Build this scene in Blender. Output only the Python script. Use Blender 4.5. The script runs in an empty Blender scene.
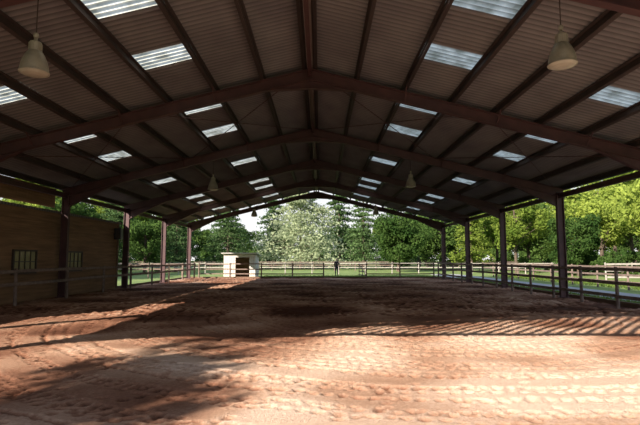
import bpy, math, random
import numpy as np
from mathutils import Vector, Matrix
random.seed(7); rng=np.random.default_rng(7)
scn=bpy.context.scene
COL=scn.collection
scn.view_settings.view_transform='Standard'

# ------------------------------------------------------------ materials
def newmat(name):
    m=bpy.data.materials.new(name); m.use_nodes=True
    nt=m.node_tree; nt.nodes.clear()
    out=nt.nodes.new('ShaderNodeOutputMaterial')
    return m,nt,out
def pbr(name,c1,c2=None,rough=.7,scale=4.,metal=0.,bump=0.,bscale=30.,stretch=(1,1,1),detail=6,wave=None):
    m,nt,out=newmat(name)
    N=nt.nodes; L=nt.links
    b=N.new('ShaderNodeBsdfPrincipled'); L.new(b.outputs[0],out.inputs[0])
    b.inputs['Roughness'].default_value=rough; b.inputs['Metallic'].default_value=metal
    tc=N.new('ShaderNodeTexCoord'); mp=N.new('ShaderNodeMapping'); mp.inputs['Scale'].default_value=stretch
    L.new(tc.outputs['Object'],mp.inputs[0])
    n=N.new('ShaderNodeTexNoise'); n.inputs['Scale'].default_value=scale; n.inputs['Detail'].default_value=detail
    L.new(mp.outputs[0],n.inputs['Vector'])
    r=N.new('ShaderNodeValToRGB'); r.color_ramp.elements[0].position=.3; r.color_ramp.elements[1].position=.7
    r.color_ramp.elements[0].color=(*c1,1); r.color_ramp.elements[1].color=(*(c2 or c1),1)
    L.new(n.outputs['Fac'],r.inputs[0]); L.new(r.outputs[0],b.inputs['Base Color'])
    if bump:
        n2=N.new('ShaderNodeTexNoise'); n2.inputs['Scale'].default_value=bscale; n2.inputs['Detail'].default_value=5
        L.new(mp.outputs[0],n2.inputs['Vector'])
        bp=N.new('ShaderNodeBump'); bp.inputs['Strength'].default_value=bump; bp.inputs['Distance'].default_value=.03
        L.new(n2.outputs['Fac'],bp.inputs['Height']); L.new(bp.outputs[0],b.inputs['Normal'])
    return m
PER=.177
def rib_bands(nt,colsock,lo,hi,y0,period):
    """scales the colour in bands along the corrugation, darker on the raised folds"""
    N=nt.nodes;L=nt.links
    tc=N.new('ShaderNodeTexCoord'); s=N.new('ShaderNodeSeparateXYZ'); L.new(tc.outputs['Object'],s.inputs[0])
    a=N.new('ShaderNodeMath'); a.operation='SUBTRACT'; a.inputs[1].default_value=y0; L.new(s.outputs[1],a.inputs[0])
    m=N.new('ShaderNodeMath'); m.operation='MULTIPLY'; m.inputs[1].default_value=2*math.pi/period; L.new(a.outputs[0],m.inputs[0])
    c=N.new('ShaderNodeMath'); c.operation='SINE'; L.new(m.outputs[0],c.inputs[0])
    mr=N.new('ShaderNodeMapRange'); mr.inputs[1].default_value=-1; mr.inputs[2].default_value=1; mr.inputs[3].default_value=lo; mr.inputs[4].default_value=hi
    L.new(c.outputs[0],mr.inputs[0])
    vm=N.new('ShaderNodeVectorMath'); vm.operation='SCALE'; L.new(colsock,vm.inputs[0]); L.new(mr.outputs[0],vm.inputs['Scale'])
    return vm.outputs[0]
def leafmat(name,c1,c2,trans=.4):
    m,nt,out=newmat(name); N=nt.nodes; L=nt.links
    tc=N.new('ShaderNodeTexCoord'); n=N.new('ShaderNodeTexNoise'); n.inputs['Scale'].default_value=.6; n.inputs['Detail'].default_value=8
    L.new(tc.outputs['Object'],n.inputs['Vector'])
    oi=N.new('ShaderNodeObjectInfo')
    ad=N.new('ShaderNodeMath'); ad.operation='MULTIPLY_ADD'; ad.inputs[1].default_value=.35; 
    L.new(oi.outputs['Random'],ad.inputs[0]); L.new(n.outputs['Fac'],ad.inputs[2])
    r=N.new('ShaderNodeValToRGB'); r.color_ramp.elements[0].position=.4; r.color_ramp.elements[1].position=.95
    r.color_ramp.elements[0].color=(*c1,1); r.color_ramp.elements[1].color=(*c2,1)
    L.new(ad.outputs[0],r.inputs[0])
    d=N.new('ShaderNodeBsdfDiffuse'); t=N.new('ShaderNodeBsdfTranslucent'); mx=N.new('ShaderNodeMixShader'); mx.inputs[0].default_value=trans
    L.new(r.outputs[0],d.inputs[0]); L.new(r.outputs[0],t.inputs[0]); L.new(d.outputs[0],mx.inputs[1]); L.new(t.outputs[0],mx.inputs[2]); L.new(mx.outputs[0],out.inputs[0])
    return m

M_steel=pbr('maroon_painted_steel',(.050,.020,.023),(.078,.032,.033),.6,3)
M_purlin=pbr('purlin_brown',(.032,.021,.021),(.048,.033,.031),.7,3)
M_roof=pbr('fibre_cement',(.135,.125,.135),(.20,.190,.195),.9,1.2,stretch=(1,.6,1))
nt=M_roof.node_tree; b=[n for n in nt.nodes if n.type=='BSDF_PRINCIPLED'][0]; src=b.inputs['Base Color'].links[0].from_socket
nt.links.new(rib_bands(nt,src,1.1,.5,2.9,PER),b.inputs['Base Color'])
M_cap=pbr('ridge_fibre_cement',(.26,.22,.21),(.36,.31,.29),.9,2)
M_wood=pbr('weathered_wood',(.10,.060,.038),(.20,.125,.08),.85,5,bump=.3,bscale=40,stretch=(1,.2,3))
M_darkwood=pbr('brown_cladding',(.15,.085,.042),(.28,.165,.085),.8,3,bump=.3,bscale=30,stretch=(1,.25,4))
M_fence=pbr('fence_wood',(.12,.085,.07),(.22,.165,.135),.85,6,bump=.3)
M_paleFence=pbr('pale_fence_wood',(.26,.24,.21),(.40,.37,.33),.8,6)
M_bark=pbr('bark',(.05,.035,.025),(.12,.09,.065),.9,4,bump=.5)
M_glass=pbr('window_pane',(.20,.17,.09),(.30,.26,.15),.25,2)
M_frame=pbr('window_frame',(.03,.02,.016),(.05,.035,.025),.6,5)
M_black=pbr('black_plastic',(.012,.012,.013),(.02,.02,.02),.5,5)
M_lampmetal=pbr('lamp_aluminium',(.27,.25,.20),(.38,.35,.28),.45,6,metal=.3)
M_lamplens=pbr('lamp_glass',(.36,.34,.28),(.44,.42,.35),.2,4)
M_concrete=pbr('concrete',(.35,.34,.32),(.48,.46,.43),.9,8)
M_path=pbr('gravel_path',(.22,.22,.23),(.33,.33,.34),.95,3,bump=.3,bscale=60)
M_grass=pbr('grass',(.07,.12,.028),(.20,.26,.065),.95,.6,bump=.8,bscale=25)
M_blade=leafmat('grass_blade',(.09,.15,.03),(.24,.32,.08),.4)
M_shed=pbr('shed_boards',(.44,.41,.37),(.60,.56,.51),.85,3,stretch=(1,1,4))
M_leafA=leafmat('leaf_fresh',(.075,.14,.022),(.34,.42,.085),.5)
M_leafB=leafmat('leaf_dark',(.028,.062,.016),(.11,.18,.045),.35)
M_leafC=leafmat('leaf_pale',(.17,.22,.12),(.42,.48,.30),.5)
M_leafD=leafmat('needle_green',(.030,.065,.025),(.13,.21,.08),.35)

# translucent sheet
M_sky,nt,out=newmat('translucent_sheet'); N=nt.nodes; L=nt.links
tc=N.new('ShaderNodeTexCoord'); n=N.new('ShaderNodeTexNoise'); n.inputs['Scale'].default_value=2.5; n.inputs['Detail'].default_value=8
L.new(tc.outputs['Object'],n.inputs['Vector'])
r=N.new('ShaderNodeValToRGB'); r.color_ramp.elements[0].position=.35; r.color_ramp.elements[1].position=.62
r.color_ramp.elements[0].color=(.30,.30,.24,1); r.color_ramp.elements[1].color=(.70,.71,.63,1)
L.new(n.outputs['Fac'],r.inputs[0]); col=rib_bands(nt,r.outputs[0],1.15,.42,2.9,PER)
t=N.new('ShaderNodeBsdfTranslucent'); d=N.new('ShaderNodeBsdfDiffuse'); mx=N.new('ShaderNodeMixShader'); mx.inputs[0].default_value=.15
L.new(col,t.inputs[0]); L.new(col,d.inputs[0]); L.new(t.outputs[0],mx.inputs[1]); L.new(d.outputs[0],mx.inputs[2]); L.new(mx.outputs[0],out.inputs[0])

# sand
M_sand,nt,out=newmat('arena_sand'); N=nt.nodes; L=nt.links
b=N.new('ShaderNodeBsdfPrincipled'); b.inputs['Roughness'].default_value=.95; L.new(b.outputs[0],out.inputs[0])
b.inputs['Specular IOR Level'].default_value=.1
tc=N.new('ShaderNodeTexCoord')
n1=N.new('ShaderNodeTexNoise'); n1.inputs['Scale'].default_value=.35; n1.inputs['Detail'].default_value=7; n1.inputs['Roughness'].default_value=.62
n2=N.new('ShaderNodeTexNoise'); n2.inputs['Scale'].default_value=24; n2.inputs['Detail'].default_value=8; n2.inputs['Roughness'].default_value=.7
L.new(tc.outputs['Object'],n1.inputs['Vector']); L.new(tc.outputs['Object'],n2.inputs['Vector'])
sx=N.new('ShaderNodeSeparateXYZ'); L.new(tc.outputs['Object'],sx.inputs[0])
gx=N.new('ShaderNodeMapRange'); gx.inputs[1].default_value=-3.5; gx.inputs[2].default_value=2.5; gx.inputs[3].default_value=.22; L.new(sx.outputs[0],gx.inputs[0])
gy=N.new('ShaderNodeMapRange'); gy.inputs[1].default_value=14; gy.inputs[2].default_value=8; L.new(sx.outputs[1],gy.inputs[0])  # sunlit foreground painted paler, roof shade painted darker into the sand further back
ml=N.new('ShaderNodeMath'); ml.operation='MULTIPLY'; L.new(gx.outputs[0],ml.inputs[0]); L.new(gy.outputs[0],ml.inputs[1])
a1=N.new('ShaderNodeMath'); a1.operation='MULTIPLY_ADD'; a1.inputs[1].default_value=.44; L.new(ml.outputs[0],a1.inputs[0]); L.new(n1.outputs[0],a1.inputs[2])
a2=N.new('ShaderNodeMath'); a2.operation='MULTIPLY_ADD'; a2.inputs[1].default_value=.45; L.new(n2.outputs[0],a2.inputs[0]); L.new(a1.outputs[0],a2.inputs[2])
# colour follows height: hollows darker, raised sand paler
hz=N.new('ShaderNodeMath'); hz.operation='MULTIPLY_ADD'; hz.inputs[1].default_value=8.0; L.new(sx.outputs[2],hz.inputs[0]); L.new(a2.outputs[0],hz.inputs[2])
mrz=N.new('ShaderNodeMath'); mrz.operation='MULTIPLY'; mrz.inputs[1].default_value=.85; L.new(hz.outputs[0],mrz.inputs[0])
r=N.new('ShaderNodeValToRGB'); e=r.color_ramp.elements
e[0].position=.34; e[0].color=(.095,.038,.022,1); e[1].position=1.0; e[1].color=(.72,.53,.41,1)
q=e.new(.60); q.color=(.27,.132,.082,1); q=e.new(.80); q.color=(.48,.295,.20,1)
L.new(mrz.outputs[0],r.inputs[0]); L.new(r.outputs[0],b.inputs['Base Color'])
n3=N.new('ShaderNodeTexNoise'); n3.inputs['Scale'].default_value=26; n3.inputs['Detail'].default_value=8; n3.inputs['Roughness'].default_value=.75
L.new(tc.outputs['Object'],n3.inputs['Vector'])
bp=N.new('ShaderNodeBump'); bp.inputs['Strength'].default_value=1.0; bp.inputs['Distance'].default_value=.035
L.new(n3.outputs[0],bp.inputs['Height']); L.new(bp.outputs[0],b.inputs['Normal'])

# ------------------------------------------------------------ mesh builder
class MB:
    def __init__(s): s.v=[]; s.f=[]; s.m=[]; s.mats=[]
    def mi(s,mat):
        if mat not in s.mats: s.mats.append(mat)
        return s.mats.index(mat)
    def add(s,vs,fs,mat):
        o=len(s.v); s.v+= [tuple(v) for v in vs]; k=s.mi(mat)
        for f in fs: s.f.append([i+o for i in f]); s.m.append(k)
    def box(s,x0,x1,y0,y1,z0,z1,mat):
        s.add([(x,y,z) for x in(x0,x1) for y in(y0,y1) for z in(z0,z1)],
              [(0,1,3,2),(4,6,7,5),(0,4,5,1),(2,3,7,6),(0,2,6,4),(1,5,7,3)],mat)
    def beam(s,p0,p1,w,h,mat,up=(0,0,1)):
        p0=Vector(p0);p1=Vector(p1); d=(p1-p0).normalized(); up=Vector(up)
        if abs(d.dot(up))>.98: up=Vector((0,1,0))
        u=d.cross(up).normalized(); t=u.cross(d).normalized()
        vs=[]
        for p in(p0,p1):
            for a,c in((-1,-1),(1,-1),(1,1),(-1,1)): vs.append(p+u*a*w/2+t*c*h/2)
        s.add(vs,[(0,1,2,3),(7,6,5,4),(0,4,5,1),(1,5,6,2),(2,6,7,3),(3,7,4,0)],mat)
    def ibeam(s,p0,p1,w,h,mat,up=(0,0,1),t=.03):
        p0=Vector(p0);p1=Vector(p1); d=(p1-p0).normalized(); upv=Vector(up)
        u=d.cross(upv).normalized(); tt=u.cross(d).normalized()
        s.beam(p0,p1,.02,h-.02,mat,up)
        for sg in(-1,1): s.beam(p0+tt*sg*(h/2-t/2),p1+tt*sg*(h/2-t/2),w,t,mat,up)
    def cyl(s,p0,p1,r0,r1,mat,n=10,cap=True):
        p0=Vector(p0);p1=Vector(p1); d=(p1-p0).normalized()
        a=Vector((0,0,1)) if abs(d.z)<.9 else Vector((1,0,0))
        u=d.cross(a).normalized(); w=d.cross(u)
        vs=[p0+(u*math.cos(2*math.pi*i/n)+w*math.sin(2*math.pi*i/n))*r0 for i in range(n)]
        vs+=[p1+(u*math.cos(2*math.pi*i/n)+w*math.sin(2*math.pi*i/n))*r1 for i in range(n)]
        fs=[(i,(i+1)%n,n+(i+1)%n,n+i) for i in range(n)]
        if cap: fs+=[tuple(range(n))[::-1],tuple(range(n,2*n))]
        s.add(vs,fs,mat)
    def lathe(s,c,prof,mat,n=32):
        vs=[];fs=[]
        for r_,z_ in prof:
            for i in range(n): vs.append((c[0]+r_*math.cos(2*math.pi*i/n),c[1]+r_*math.sin(2*math.pi*i/n),c[2]+z_))
        for j in range(len(prof)-1):
            for i in range(n): fs.append((j*n+i,j*n+(i+1)%n,(j+1)*n+(i+1)%n,(j+1)*n+i))
        s.add(vs,fs,mat)
    def obj(s,name,loc=None,smooth=False,parent=None):
        me=bpy.data.meshes.new(name); me.from_pydata(s.v,[],s.f)
        for m in s.mats: me.materials.append(m)
        me.polygons.foreach_set('material_index',s.m)
        if smooth: me.polygons.foreach_set('use_smooth',[True]*len(s.f))
        me.update(); o=bpy.data.objects.new(name,me); COL.objects.link(o)
        if loc: o.location=loc
        if parent: o.parent=parent
        return o

# ------------------------------------------------------------ building
BAY=6.6; FR=[.14*BAY+i*BAY for i in range(0,7)]
Y0,Y1=2.9,41.2
SL=.25
FR=[f for f in FR if f>2.5]
FR=[3.05]+FR
def zr(x,base=7.05): return base-SL*abs(x)
for fy in FR:
    mb=MB()
    for s in(-1,1):
        mb.ibeam((s*10.5,fy,.0),(s*10.5,fy,4.42),.17,.30,M_steel,up=(1,0,0))
        mb.box(s*10.5-.2,s*10.5+.2,fy-.15,fy+.15,0.0,.03,M_steel)
        mb.ibeam((0,fy,zr(0)),(s*10.65,fy,zr(10.65)),.17,.34,M_steel)
        A=(s*10.36,fy,zr(10.36)-.15); B=(s*8.3,fy,zr(8.3)-.15); C=(s*10.36,fy,zr(10.36)-.62)
        mb.add([(p[0],p[1]+q,p[2]) for q in(-.012,.012) for p in(A,B,C)],[(0,1,2),(5,4,3),(0,3,4,1),(1,4,5,2),(2,5,3,0)],M_steel)
        mb.beam(B,C,.17,.025,M_steel)
        A=(0,fy,zr(0)-.12);B=(s*1.3,fy,zr(1.3)-.16);C=(0,fy,zr(0)-.42)
        mb.add([(p[0],p[1]+q,p[2]) for q in(-.012,.012) for p in(A,B,C)],[(0,1,2),(5,4,3),(0,3,4,1),(1,4,5,2),(2,5,3,0)],M_steel)
        mb.beam(B,C,.17,.025,M_steel)
        for px in(2.8,5.5,8.1):
            if fy>3.5: mb.beam((s*px,fy,zr(px)-.15),(s*px,fy-.45,zr(px,7.27)),.04,.012,M_steel)
            if fy>3.5: mb.beam((s*px,fy,zr(px)-.15),(s*px,fy+.45,zr(px,7.27)),.04,.012,M_steel)
    mb.box(-.012,.012,fy-.1,fy+.1,zr(0)-.44,zr(0)+.19,M_steel)
    mb.obj('steel_portal_frame')

PX=[.16,1.4,2.8,4.2,5.5,6.8,8.1,9.5,10.75]
mb=MB()
for s in(-1,1):
    for p in PX:
        z=zr(p,7.325)
        a=(s*p,Y0+.05,z);b_=(s*p,Y1-.1,z)
        n=(s*SL,0,1)
        mb.beam(a,b_,.02,.17,M_purlin,up=n)
        mb.beam((s*(p-.03),Y0+.05,z+.08+SL*.03),(s*(p-.03),Y1-.1,z+.08+SL*.03),.07,.015,M_purlin,up=n)
        mb.beam((s*(p+.03),Y0+.05,z-.08-SL*.03),(s*(p+.03),Y1-.1,z-.08-SL*.03),.07,.015,M_purlin,up=n)
    mb.ibeam((s*10.5,Y0+.1,4.28),(s*10.5,Y1-.4,4.28),.12,.2,M_steel)
mb.box(-.05,.05,Y0+.1,Y1-.5,7.0,7.1,M_steel)
mb.obj('roof_purlins')

mb=MB()
def rod(x0,y0,x1,y1): mb.cyl((x0,y0,zr(x0,7.2)),(x1,y1,zr(x1,7.2)),.014,.014,M_steel,6)
for (a,b_) in((FR[2],FR[3]),(FR[5],FR[6])):
    for s in(-1,1):
        for (u,v) in((.2,5.2),(5.2,10.3)):
            rod(s*u,a,s*v,b_); rod(s*v,a,s*u,b_)
mb.obj('roof_bracing_rods')

per=PER; K=8
ys=np.arange(Y0,Y1,per/K); 
skyl=[(4.6,5.6),(8.5,9.45),(11.2,12.1),(15.1,16.0),(18.1,19.0),(24.1,25.0),(30.4,31.3),(33.0,33.9),(37.5,38.4)]
xs=[0,.5]+PX[1:-1]+[11.15]
mb=MB(); V=[];F=[];MI=[]
mb.mi(M_roof); mb.mi(M_sky)
zoff=.026*np.sin(2*np.pi*(ys-Y0)/per)
for s in(-1,1):
    o=len(V)
    for j,y in enumerate(ys):
        for x in xs: V.append((s*x,y,zr(x,7.455)+zoff[j]))
    nx=len(xs)
    for j in range(len(ys)-1):
        ym=(ys[j]+ys[j+1])/2
        for i in range(nx-1):
            f=[o+j*nx+i,o+j*nx+i+1,o+(j+1)*nx+i+1,o+(j+1)*nx+i]
            F.append(f)
            xa=xs[i]; sky=(abs(xa-2.8)<.01 or abs(xa-6.8)<.01) and any(a<=ym<=b_ for a,b_ in skyl)
            MI.append(1 if sky else 0)
mb.v=V;mb.f=F;mb.m=MI
mb.obj('corrugated_roof',smooth=True)
mb=MB()
for s in(-1,1): mb.beam((s*.17,Y0-.05,7.51-.04),(s*.17,Y1+.05,7.51-.04),.36,.015,M_cap,up=(s*SL,0,1))
for s in(-1,1): mb.beam((s*.075,Y0,7.40),(s*.075,Y1,7.40),.13,.01,M_cap,up=(s*SL,0,1))
mb.obj('ridge_cap')

# front gable slats (above the entrance opening)
mb=MB(); x=-11.0
mb.beam((-11,Y0+.3,4.5),(11,Y0+.3,4.5),.05,.18,M_wood)
while x<11:
    openp=-6.5<x<3
    gap=.17 if openp else .015
    w=.14 if openp else .2
    xm=x+w/2; top=zr(abs(xm)+.1,7.33)
    if top>4.6: mb.box(x,x+w,Y0+.36,Y0+.385,4.42,top,M_wood)
    x+=w+gap
mb.obj('gable_cladding_front')

# stable building on the left
WX=-10.85
SY=9.6
mb=MB()
z=.05
while z<3.5:
    h=.17
    ya_= -4 if z<2.3 else SY  # unseen front stretch of wall made low so sun patches reach the sand
    vs=[(WX+.03,ya_,z),(WX+.03,27,z),(WX+.008,27,z+h+.01),(WX+.008,ya_,z+h+.01),(WX-.02,ya_,z),(WX-.02,27,z),(WX-.02,27,z+h+.01),(WX-.02,ya_,z+h+.01)]
    mb.add(vs,[(0,1,2,3),(4,7,6,5),(0,4,5,1),(3,2,6,7),(1,5,6,2),(0,3,7,4)],M_darkwood)
    mb.box(-15.9,WX-.02,26.95,26.99,z,z+h-.008,M_darkwood)
    z+=h
mb.box(-16,WX-.03,SY,26.94,0,3.4,M_darkwood)
mb.box(WX-.1,WX-.03,-4,SY,0,2.4,M_darkwood)
mb.box(-16.4,WX+.1,SY-.2,27.3,3.52,3.6,M_roof)
mb.box(WX+.02,WX+.07,26.9,27.03,0,3.5,M_wood)
mb.obj('wall_left')
mb=MB()
for y in np.arange(11.4,20.5,.2):
    mb.box(-10.93,-10.9,y,y+.19,3.75,4.55,M_darkwood)
mb.box(-10.9,-10.86,11.4,20.5,3.8,3.9,M_darkwood); mb.box(-10.9,-10.86,11.4,20.5,4.4,4.5,M_darkwood)
mb.obj('side_cladding_upper')
def window(name,ya,yb,z0,z1):
    mb=MB(); X=WX+.035
    mb.box(X,X+.02,ya,yb,z0,z1,M_glass)
    for (a,b_,c,d_) in((ya-.05,ya+.03,z0-.05,z1+.05),(yb-.03,yb+.05,z0-.05,z1+.05)): mb.box(X-.01,X+.06,a,b_,c,d_,M_frame)
    mb.box(X-.01,X+.06,ya,yb,z0-.05,z0+.02,M_frame); mb.box(X-.01,X+.06,ya,yb,z1-.02,z1+.05,M_frame)
    for k in(1,2,3):
        yy=ya+(yb-ya)*k/4; mb.box(X+.01,X+.045,yy-.02,yy+.02,z0,z1,M_frame)
    zz=(z0+z1)/2; mb.box(X+.01,X+.045,ya,yb,zz-.02,zz+.02,M_frame)
    mb.box(X-.01,X+.1,ya-.08,yb+.08,z0-.09,z0-.05,M_wood)
    mb.obj(name)
window('window_1',17.8,19.2,1.1,1.9); window('window_2',21.5,22.9,1.1,1.9)
mb=MB(); mb.box(-10.75,-10.4,26.3,26.6,2.65,3.25,M_black); mb.cyl((-10.57,26.3,3.05),(-10.57,26.27,3.05),.1,.08,M_frame,16); mb.cyl((-10.57,26.3,2.82),(-10.57,26.27,2.82),.13,.11,M_frame,16)
mb.box(-10.86,-10.72,26.42,26.48,2.9,2.96,M_steel)
mb.obj('wall_loudspeaker')

# lamps
def lamp(x,y,zb):
    mb=MB(); c=(x,y,zb); k_=.9
    P=lambda pr:[(a*k_,b*k_) for a,b in pr]
    mb.lathe(c,P([(.255,0),(.262,.0),(.262,.02),(.25,.05),(.238,.14),(.212,.24),(.175,.33),(.135,.40),(.115,.42),(.11,.425),(.11,.58),(.1,.60),(.04,.62),(.03,.68),(.0,.68)]),M_lampmetal)
    mb.lathe(c,P([(.255,0),(.24,.06),(.2,.2),(.13,.35),(0,.36)]),M_lampmetal)
    mb.lathe(c,P([(.255,.005),(.2,-.03),(.1,-.05),(0,-.055)]),M_lamplens)
    for k in range(10):
        a=2*math.pi*k/10; mb.box(x+.1*math.cos(a)-.006,x+.1*math.cos(a)+.006,y+.1*math.sin(a)-.006,y+.1*math.sin(a)+.006,zb+.385,zb+.52,M_lampmetal)
    mb.lathe((x,y,zb+.66),[(.0,-.045),(.035,-.04),(.045,0),(.035,.04),(0,.045)],M_lampmetal,12)
    top=zr(x,7.42)
    mb.cyl((x,y,zb+.6),(x,y,top),.009,.009,M_frame,6)
    mb.box(x-.05,x+.05,y-.05,y+.05,top-.03,top,M_steel)
    mb.obj('hanging_bell_lamp',smooth=False)
for y in(8.05,22,36):
    lamp(-4.55,y,4.74); lamp(4.42,y,4.88)

# ------------------------------------------------------------ arena floor with hoof prints
xs_=np.arange(-10.85,10.86,.034)
yl=[-6.0]
while yl[-1]<42:
    y=yl[-1]; yl.append(y+(.25 if y<4 else max(.025,.0036*y)))
ys_=np.array(yl)
Z=np.zeros((len(ys_),len(xs_)))
def pit(x,y,r,dep,rim):
    i0,i1=np.searchsorted(xs_,[x-2.2*r,x+2.2*r]); j0,j1=np.searchsorted(ys_,[y-2.2*r,y+2.2*r])
    if i1<=i0 or j1<=j0: return
    d2=((xs_[i0:i1][None,:]-x)**2+((ys_[j0:j1][:,None]-y)*rng.uniform(.8,1.2))**2)/r**2
    Z[j0:j1,i0:i1]+= dep*r*(-np.exp(-d2*1.2)+rim*np.exp(-(np.sqrt(d2)-1.3)**2*7))
def pits(n,rmin,rmax,dep,ymin,ymax,rim=.3):
    for _ in range(n): pit(rng.uniform(-10.8,10.8),rng.uniform(ymin,ymax),rng.uniform(rmin,rmax),dep,rim)
# tracks of hoof prints following concentric riding lines
for k in range(64):
    cx=3.0+rng.normal(0,.15); cy=14.5+rng.normal(0,.15); R=2.5+k*.21; a=rng.uniform(0,.1)+math.pi*.9
    while a<math.pi*2.1:
        x=cx+R*math.cos(a)+rng.normal(0,.02); y=cy+R*.95*math.sin(a)+rng.normal(0,.02)
        if 4<y<17 and abs(x)<10.7: pit(x,y,rng.uniform(.05,.07),.62,.22)
        a+=rng.uniform(.16,.20)/R
pits(900,.05,.08,.4,4.2,16)
pits(9000,.09,.15,.34,14,42)
pits(200,.6,1.6,.02,3,42,.4)
Z=np.clip(Z,-.07,.05)
X2,Y2=np.meshgrid(xs_,ys_)
co=np.stack([X2,Y2,Z],-1).reshape(-1,3).astype(np.float32)
nx,ny=len(xs_),len(ys_)
idx=np.arange(nx*ny).reshape(ny,nx)
F=np.stack([idx[:-1,:-1],idx[:-1,1:],idx[1:,1:],idx[1:,:-1]],-1).reshape(-1)
me=bpy.data.meshes.new('floor'); me.vertices.add(nx*ny); me.vertices.foreach_set('co',co.ravel())
nf=len(F)//4; me.loops.add(len(F)); me.loops.foreach_set('vertex_index',F.astype(np.int32))
me.polygons.add(nf); me.polygons.foreach_set('loop_start',np.arange(0,len(F),4,dtype=np.int32)); 
me.polygons.foreach_set('use_smooth',np.ones(nf,dtype=bool)); me.update(calc_edges=True); me.validate()
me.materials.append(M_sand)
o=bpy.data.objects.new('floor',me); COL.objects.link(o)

mb=MB(); mb.add([(-400,-200,-.13),(400,-200,-.13),(400,500,-.13),(-400,500,-.13)],[(0,1,2,3)],M_grass); mb.obj('grass_ground')
mb=MB(); mb.box(12.6,15.6,-20,55,-.16,-.09,M_path); mb.obj('gravel_path')
mb=MB(); mb.box(-10.9,-10.85,27.1,42,-.1,.12,M_wood); mb.box(10.85,10.93,-6,42,-.1,.12,M_wood); mb.box(-10.9,10.93,42,42.08,-.1,.10,M_wood); mb.obj('arena_kickboards')

# ------------------------------------------------------------ fences
def fence(name,p0,p1,sp,h,rails,mat,pr=.06,rw=.035,rh=.11,zg=0,side=1):
    mb=MB(); p0=Vector((*p0,zg));p1=Vector((*p1,zg)); L_=(p1-p0).length; n=max(1,round(L_/sp)); d=(p1-p0)/n
    t=d.normalized(); nrm=Vector((-t.y,t.x,0))*side
    for i in range(n+1):
        p=p0+d*i; lean=Vector((random.uniform(-.02,.02),random.uniform(-.02,.02),0))
        mb.cyl(p-Vector((0,0,.1)),p+Vector((0,0,h+.06))+lean,pr,pr*.9,mat,9)
    for rz in rails:
        for i in range(n):
            a=p0+d*i+nrm*(pr+rw*.4)+Vector((0,0,rz+random.uniform(-.015,.015))); b_=p0+d*(i+1)+nrm*(pr+rw*.4)+Vector((0,0,rz+random.uniform(-.015,.015)))
            mb.beam(a,b_,rw,rh,mat)
    return mb.obj(name)
fence('arena_rail_fence',(10.15,3),(10.15,41),2.2,1.28,(1.25,.82,.38),M_fence,side=1)
fence('arena_rail_fence',(-10.15,3.3),(-10.15,41),3.3,1.22,(1.18,.75),M_fence,side=-1)
fence('arena_rail_fence',(-9.9,41.6),(.6,41.6),2.7,1.2,(1.18,.75,.35),M_fence,rh=.09)
fence('arena_rail_fence',(4.2,41.6),(9.9,41.6),2.8,1.2,(1.18,.75,.35),M_fence,rh=.09)
fence('paddock_fence',(-40,56),(60,56),3,1.25,(1.2,.75),M_paleFence,zg=-.1,rh=.09)
fence('paddock_fence',(-40,71),(60,73),3,1.3,(1.25,.8),M_fence,zg=-.1)
fence('paddock_fence',(17.5,-6),(17.5,52),3,1.3,(1.25,.8,.4),M_fence,zg=-.1)
fence('paddock_fence',(20,34),(60,34),3,1.4,(1.35,.9,.45),M_paleFence,zg=-.1)
fence('paddock_fence',(-45,44),(-12,44),3,1.3,(1.25,.8),M_fence,zg=-.1)

# gate swung open at the far end
mb=MB()
g0=Vector((4.15,41.8,0)); gd=Vector((-.35,2.8,0))
for z in(.2,.5,.8,1.15): mb.beam(g0+Vector((0,0,z)),g0+gd+Vector((0,0,z)),.04,.07,M_fence)
for t in(0,.5,1): mb.beam(g0+gd*t+Vector((.04,0,.1)),g0+gd*t+Vector((.04,0,1.2)),.05,.05,M_fence)
mb.beam(g0+Vector((.04,0,.2)),g0+gd+Vector((.04,0,1.15)),.03,.06,M_fence)
mb.obj('field_gate')

# field shelter
mb=MB(); x0,x1,ya,yb=-8.5,-5.6,45,47.5
n=16
for i in range(n):
    xa=x0+(x1-x0)*i/n; xb=x0+(x1-x0)*(i+1)/n-.012
    if x0+1.0<(xa+xb)/2<x0+2.3: mb.box(xa,xb,ya,ya+.03,1.75,2.0,M_shed)
    else: mb.box(xa,xb,ya,ya+.03,-.1,2.0,M_shed)
for X in(x0,x1-.03): mb.box(X,X+.03,ya+.03,yb,-.1,2.0,M_shed)
mb.box(x0+.03,x1-.03,yb-.03,yb,-.1,1.8,M_darkwood)
mb.add([(x0-.2,ya-.3,2.17),(x1+.2,ya-.3,2.17),(x1+.2,yb+.2,1.93),(x0-.2,yb+.2,1.93),(x0-.2,ya-.3,2.09),(x1+.2,ya-.3,2.09),(x1+.2,yb+.2,1.85),(x0-.2,yb+.2,1.85)],
 [(0,1,2,3),(7,6,5,4),(0,4,5,1),(1,5,6,2),(2,6,7,3),(3,7,4,0)],M_concrete)
mb.obj('field_shelter')

# ------------------------------------------------------------ trees
def quads(C,size,flat=0.):
    n=len(C); u=rng.normal(size=(n,3)); 
    if flat: u[:,2]*=(1-flat)
    u/=np.linalg.norm(u,axis=1)[:,None]
    w=rng.normal(size=(n,3)); 
    if flat: w[:,2]*=(1-flat)
    w-=u*(u*w).sum(1)[:,None]; w/=np.linalg.norm(w,axis=1)[:,None]
    s=size*rng.uniform(.6,1.3,size=(n,1))
    v=np.stack([C-u*s,C+w*s*.5,C+u*s,C-w*s*.5],1).reshape(-1,3)
    return v
def mk_tree(name,mb,C,size,mat,flat=0.):
    v=quads(C,size,flat); o=len(mb.v); k=mb.mi(mat)
    mb.v+= [tuple(x) for x in v.tolist()]
    for i in range(len(C)): mb.f.append([o+4*i,o+4*i+1,o+4*i+2,o+4*i+3]); mb.m.append(k)
    me=bpy.data.meshes.new(name); me.from_pydata(mb.v,[],mb.f)
    for m in mb.mats: me.materials.append(m)
    me.polygons.foreach_set('material_index',mb.m); me.update(); return me
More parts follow.
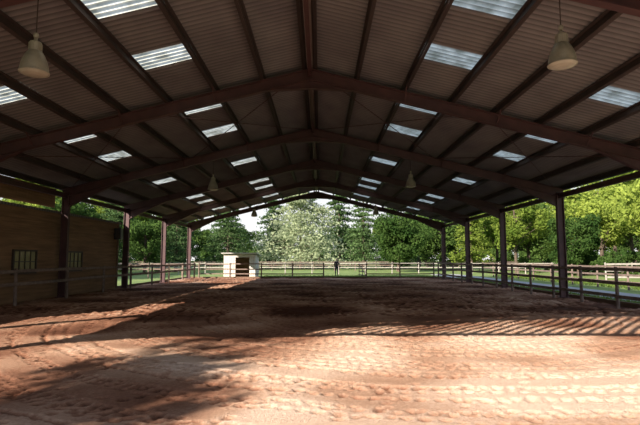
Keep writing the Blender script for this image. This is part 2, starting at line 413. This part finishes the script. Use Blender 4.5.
def broad(name,H,R,mat,nl=9000,low=.22,leaf=.22,blobs=34,tr=.24):
    mb=MB(); mb.cyl((0,0,-.2),(0.1,0,H*.35),tr,tr*.7,M_bark,10); mb.cyl((.1,0,H*.35),(0,.1,H*.8),tr*.7,.05,M_bark,8)
    cz=H*(low+(1-low)/2); rz=H*(1-low)/2
    P=[]
    for _ in range(blobs):
        d=rng.normal(size=3); d/=np.linalg.norm(d); q=rng.uniform(.35,.85)
        c=np.array([d[0]*R*q,d[1]*R*q,cz+d[2]*rz*q]); 
        br=rng.uniform(.22,.38)*R
        P.append((c,br)); mb.cyl((0,0,max(H*.2,c[2]-R*.5)),tuple(c),.06,.02,M_bark,5,False)
    C=[]
    for c,br in P:
        m=nl//blobs; d=rng.normal(size=(m,3)); d/=np.linalg.norm(d,axis=1)[:,None]
        C.append(c+d*br*rng.uniform(.55,1.08,size=(m,1))*np.array([1,1,.8]))
    return mk_tree(name,mb,np.concatenate(C),leaf,mat)
def conifer(name,H,R,mat,nl=9000,low=.08,leaf=.2,droop=.25,layers=16):
    mb=MB(); mb.cyl((0,0,-.2),(0,0,H),.28,.03,M_bark,10)
    C=[]; per_=nl//(layers*8)
    for i in range(layers):
        f=(i+.5)/layers; z=H*(low+(1-low)*f); rr=R*(1-f)**.75+.25
        for k in range(8):
            a=rng.uniform(0,6.283); l=rr*rng.uniform(.75,1.1)
            mb.cyl((0,0,z),(l*math.cos(a),l*math.sin(a),z-droop*l),.04,.01,M_bark,4,False)
            t=rng.uniform(.1,1,size=per_)**.7; w=.28*l*(1-t*.5)
            pts=np.stack([t*l*math.cos(a),t*l*math.sin(a),z-droop*l*t],1)+rng.normal(size=(per_,3))*np.stack([w,w,w*.35],1)
            C.append(pts)
    return mk_tree(name,mb,np.concatenate(C),leaf,mat,.3)
T_oak=[broad('broadleaf_a',12,4.4,M_leafA,9500,.2),broad('broadleaf_b',14,5.0,M_leafA,11500,.22),broad('broadleaf_c',10,4.2,M_leafB,9000,.1)]
T_dark=broad('broadleaf_d',9.5,4.8,M_leafB,12000,.02,.22,44)
T_con=[conifer('conifer_a',15,3.4,M_leafD,8500,.12),conifer('conifer_b',13,3.2,M_leafA,9000,.15)]
T_cedar=conifer('cedar',14,8.5,M_leafC,13000,.10,.24,.16,13)
T_thin=broad('sparse_tree',14,2.3,M_leafA,2300,.25,.2,24,.18)
T_bush=broad('bush',2.6,1.9,M_leafB,2500,.0,.16,16)
def put(me,name,x,y,s=1,sz=None):
    o=bpy.data.objects.new(name,me); COL.objects.link(o); o.location=(x,y,-.1); o.rotation_euler=(0,0,random.uniform(0,6.28)); o.scale=(s,s,sz or s); return o
# far centre
put(T_cedar,'cedar_tree',-3.0,84,1.1)
put(T_dark,'broadleaf_tree',11,67,.9)
put(T_dark,'broadleaf_tree',19.5,78,1.1)
put(T_oak[2],'broadleaf_tree',-27,88,1.1)
for (x,y,s) in((-14.5,79,.95),(-19,66,.75),(-27,66,.9),(7.4,80,.95),(-22.5,78,1.05),(13.5,90,1.15),(-17,92,1.2),(4.2,100,1.3),(-9.5,104,1.25),(20,98,1.3),(-33,80,1.1)):
    put(T_con[0],'conifer_tree',x,y,s)
for i,x in enumerate(range(-77,93,7)):
    if abs(x)<30: continue
    put(random.choice(T_oak+[T_dark]),'broadleaf_tree',x+random.uniform(-1,1),113+random.uniform(-3,4),random.uniform(1.2,1.5))
for i,x in enumerate(range(-28,30,9)):
    put(random.choice([T_oak[2],T_dark,T_oak[0]]),'broadleaf_tree',x+random.uniform(-1,1),122,random.uniform(.95,1.25))
for i,x in enumerate(range(-84,104,8)):
    if abs(x)<30: continue
    put(random.choice(T_oak),'broadleaf_tree',x+random.uniform(-1,1),128,random.uniform(1.3,1.6))
for i,x in enumerate(range(-70,90,5)):
    put(T_bush,'hedge_shrub',x+random.uniform(-1,1),109+random.uniform(-1,1),random.uniform(1.3,1.9))
# left side
for (x,y,k,s) in((-24,47,2,.85),(-31,54,1,.85),(-20,57,2,.72),(-37,42,1,.9),(-28,34,0,.9),(-34,24,1,.9),(-44,60,0,1.1),(-38,70,1,1.1),(-48,84,1,1.2)):
    put(T_oak[k],'broadleaf_tree',x,y,s)
# right side
for (x,y,k,s) in((25,62,1,.85),(33,57,0,1.0),(28,77,1,1.0),(41,64,1,1.1),(36,47,0,1.0),(29,41,0,.85),(41,38,1,1.05),(33,31,0,1.0),(47,52,0,1.1),(26.5,50,2,.7),(38,23,1,1.0),(49,30,0,1.1),(31,17,0,.95),(55,42,1,1.2),(56,62,1,1.3),(60,34,1,1.3),(46,76,1,1.3),(58,22,1,1.3),(36,84,2,1.3)):
    put(T_oak[k],'broadleaf_tree',x,y,s)
for (x,y,s) in((21.5,69,.85),(35,68,1.0),(43,46,1.1),(24.5,33,.62)):
    put(T_con[1],'conifer_tree',x,y,s)
for i in range(30):
    put(T_bush,'hedge_shrub',28+random.uniform(-1,6),18+i*2.0,random.uniform(.6,1.15))
for i in range(9):
    put(T_bush,'hedge_shrub',-21-random.uniform(0,8),34+i*4.4,random.uniform(.6,1.0))
put(T_thin,'slender_tree',-15.3,-8.2,1.0)

def blades(n,xa,xb,ya,yb,h):
    x=rng.uniform(xa,xb,n);y=rng.uniform(ya,yb,n); hh=h*rng.uniform(.5,1.3,n)
    a=rng.uniform(0,6.283,n); w=.02
    lx=rng.normal(0,.35,n)*hh; ly=rng.normal(0,.35,n)*hh
    v=np.stack([np.stack([x-w*np.cos(a),y-w*np.sin(a),np.full(n,-.13)],1),np.stack([x+w*np.cos(a),y+w*np.sin(a),np.full(n,-.13)],1),np.stack([x+lx,y+ly,-.1+hh],1)],1)
    return v.reshape(-1,3)
for bl in (blades(9000,11.1,12.4,8,41,.20),blades(7000,17.9,22,12,50,.25),blades(6000,-5,11,42.5,48,.20)):
    me=bpy.data.meshes.new('grass_tufts'); me.from_pydata(bl.tolist(),[],[(3*i,3*i+1,3*i+2) for i in range(len(bl)//3)]); me.materials.append(M_blade)
    o=bpy.data.objects.new('grass_tufts',me); COL.objects.link(o)

# ------------------------------------------------------------ person standing far away
M_cloth,nt,out=newmat('dark_clothes'); N=nt.nodes; L=nt.links
b=N.new('ShaderNodeBsdfPrincipled'); b.inputs['Roughness'].default_value=.9; L.new(b.outputs[0],out.inputs[0])
tc=N.new('ShaderNodeTexCoord'); sp=N.new('ShaderNodeSeparateXYZ'); L.new(tc.outputs['Object'],sp.inputs[0])
r=N.new('ShaderNodeValToRGB'); r.color_ramp.interpolation='CONSTANT'
mr=N.new('ShaderNodeMapRange'); mr.inputs[1].default_value=0; mr.inputs[2].default_value=2; L.new(sp.outputs[2],mr.inputs[0]); L.new(mr.outputs[0],r.inputs[0])
e=r.color_ramp.elements; e[0].position=0; e[0].color=(.02,.015,.012,1); e[1].position=.05; e[1].color=(.02,.022,.035,1)
q=e.new(.47); q.color=(.03,.02,.022,1); q=e.new(.735); q.color=(.5,.32,.24,1)
L.new(r.outputs[0],b.inputs['Base Color'])
M_skin=pbr('skin',(.5,.32,.24),(.55,.36,.27),.6); M_hair=pbr('hair',(.04,.025,.015),(.07,.04,.025),.8)
root=bpy.data.objects.new('standing_person',None); COL.objects.link(root); root.location=(1.95,49,-.13)
def skinned(name,verts,edges,rad,mat,par,sub=1):
    me=bpy.data.meshes.new(name); me.from_pydata(verts,edges,[]); me.materials.append(mat)
    o=bpy.data.objects.new(name,me); COL.objects.link(o); o.parent=par
    m=o.modifiers.new('Skin','SKIN'); 
    for i,rr in enumerate(rad): me.skin_vertices[0].data[i].radius=(rr,rr) if not isinstance(rr,tuple) else rr
    me.skin_vertices[0].data[0].use_root=True
    s=o.modifiers.new('Sub','SUBSURF'); s.levels=sub; s.render_levels=sub
    return o
vs=[(0,0,.95),(0,0,1.12),(0,0,1.32),(0,0,1.44),(0,-.01,1.52),
    (.18,0,1.40),(.23,.02,1.13),(.24,-.05,.90),(-.18,0,1.40),(-.23,.02,1.13),(-.24,-.05,.90),
    (.095,0,.88),(.11,-.02,.50),(.12,.02,.10),(.13,-.12,.05),(-.095,0,.88),(-.11,-.01,.50),(-.12,.02,.10),(-.13,-.12,.05)]
es=[(0,1),(1,2),(2,3),(3,4),(3,5),(5,6),(6,7),(3,8),(8,9),(9,10),(0,11),(11,12),(12,13),(13,14),(0,15),(15,16),(16,17),(17,18)]
ra=[(.15,.11),(.135,.10),(.16,.11),(.09,.08),.055,.065,.05,.035,.065,.05,.035,.09,.065,.045,.04,.09,.065,.045,.04]
skinned('body',vs,es,ra,M_cloth,root,2)
for s in(-1,1):
    vs=[(s*.24,-.05,.90),(s*.24,-.06,.83)];es=[(0,1)];ra=[.03,(.022,.038)]
    for k,l in enumerate((.06,.075,.08,.07)):
        y=-.06+(k-1.5)*.02; i=len(vs); vs+=[(s*.24,y,.80),(s*.235,y-.005,.80-l*.55),(s*.225,y-.01,.80-l)]; es+=[(1,i),(i,i+1),(i+1,i+2)]; ra+=[.01,.009,.008]
    i=len(vs); vs+=[(s*.235,-.11,.84),(s*.23,-.125,.80)]; es+=[(1,i),(i,i+1)]; ra+=[.011,.009]
    skinned('hand_'+('l' if s>0 else 'r'),vs,es,ra,M_skin,root,1)
mb=MB(); P=[(0,-.12),(.05,-.11),(.07,-.06),(.078,0),(.076,.05),(.055,.10),(.0,.12)]
mb.lathe((0,-.015,1.64),P,M_skin,16)
mb.add([(-.015,-.09,1.63),(.015,-.09,1.63),(0,-.12,1.62),(0,-.09,1.67)],[(0,1,2),(0,2,3),(1,3,2)],M_skin)
for s in(-1,1):
    mb.lathe((s*.03,-.088,1.655),[(0,-.008),(.01,0),(0,.008)],M_black,8); mb.beam((s*.08,-.01,1.61),(s*.08,-.01,1.66),.02,.03,M_skin)
mb.box(-.022,.022,-.083,-.078,1.58,1.587,M_hair)
mb.lathe((0,.005,1.66),[(.084,-.06),(.088,0),(.085,.05),(.06,.10),(0,.125)],M_hair,16)
mb.obj('head',smooth=True,parent=root)

# ------------------------------------------------------------ light & camera
az=math.radians(40); el=math.radians(25)
dv=Vector((math.sin(az)*math.cos(el),math.cos(az)*math.cos(el),-math.sin(el)))
sl=bpy.data.lights.new('sun','SUN'); sl.energy=12.5; sl.angle=math.radians(.5); sl.color=(1,.88,.75)
so=bpy.data.objects.new('sun',sl); so.rotation_euler=dv.to_track_quat('-Z','Y').to_euler(); so.location=(-20,-20,30); COL.objects.link(so)
w=bpy.data.worlds.new('sky'); scn.world=w; w.use_nodes=True; nt=w.node_tree; nt.nodes.clear()
o_=nt.nodes.new('ShaderNodeOutputWorld'); bg=nt.nodes.new('ShaderNodeBackground'); nt.links.new(bg.outputs[0],o_.inputs[0])
tc=nt.nodes.new('ShaderNodeTexCoord'); sp=nt.nodes.new('ShaderNodeSeparateXYZ'); nt.links.new(tc.outputs['Generated'],sp.inputs[0])
r=nt.nodes.new('ShaderNodeValToRGB'); e=r.color_ramp.elements; e[0].position=0; e[0].color=(1,.99,.96,1); e[1].position=.6; e[1].color=(.55,.72,1,1)
nt.links.new(sp.outputs[2],r.inputs[0]); nt.links.new(r.outputs[0],bg.inputs[0]); bg.inputs[1].default_value=1.08
cam=bpy.data.cameras.new('camera'); co_=bpy.data.objects.new('camera',cam); COL.objects.link(co_)
cam.sensor_width=36; cam.lens=490/640*36; cam.clip_end=1000
co_.location=(.3,0,1.6); co_.rotation_euler=(math.radians(90+5.42),0,0)
scn.camera=co_
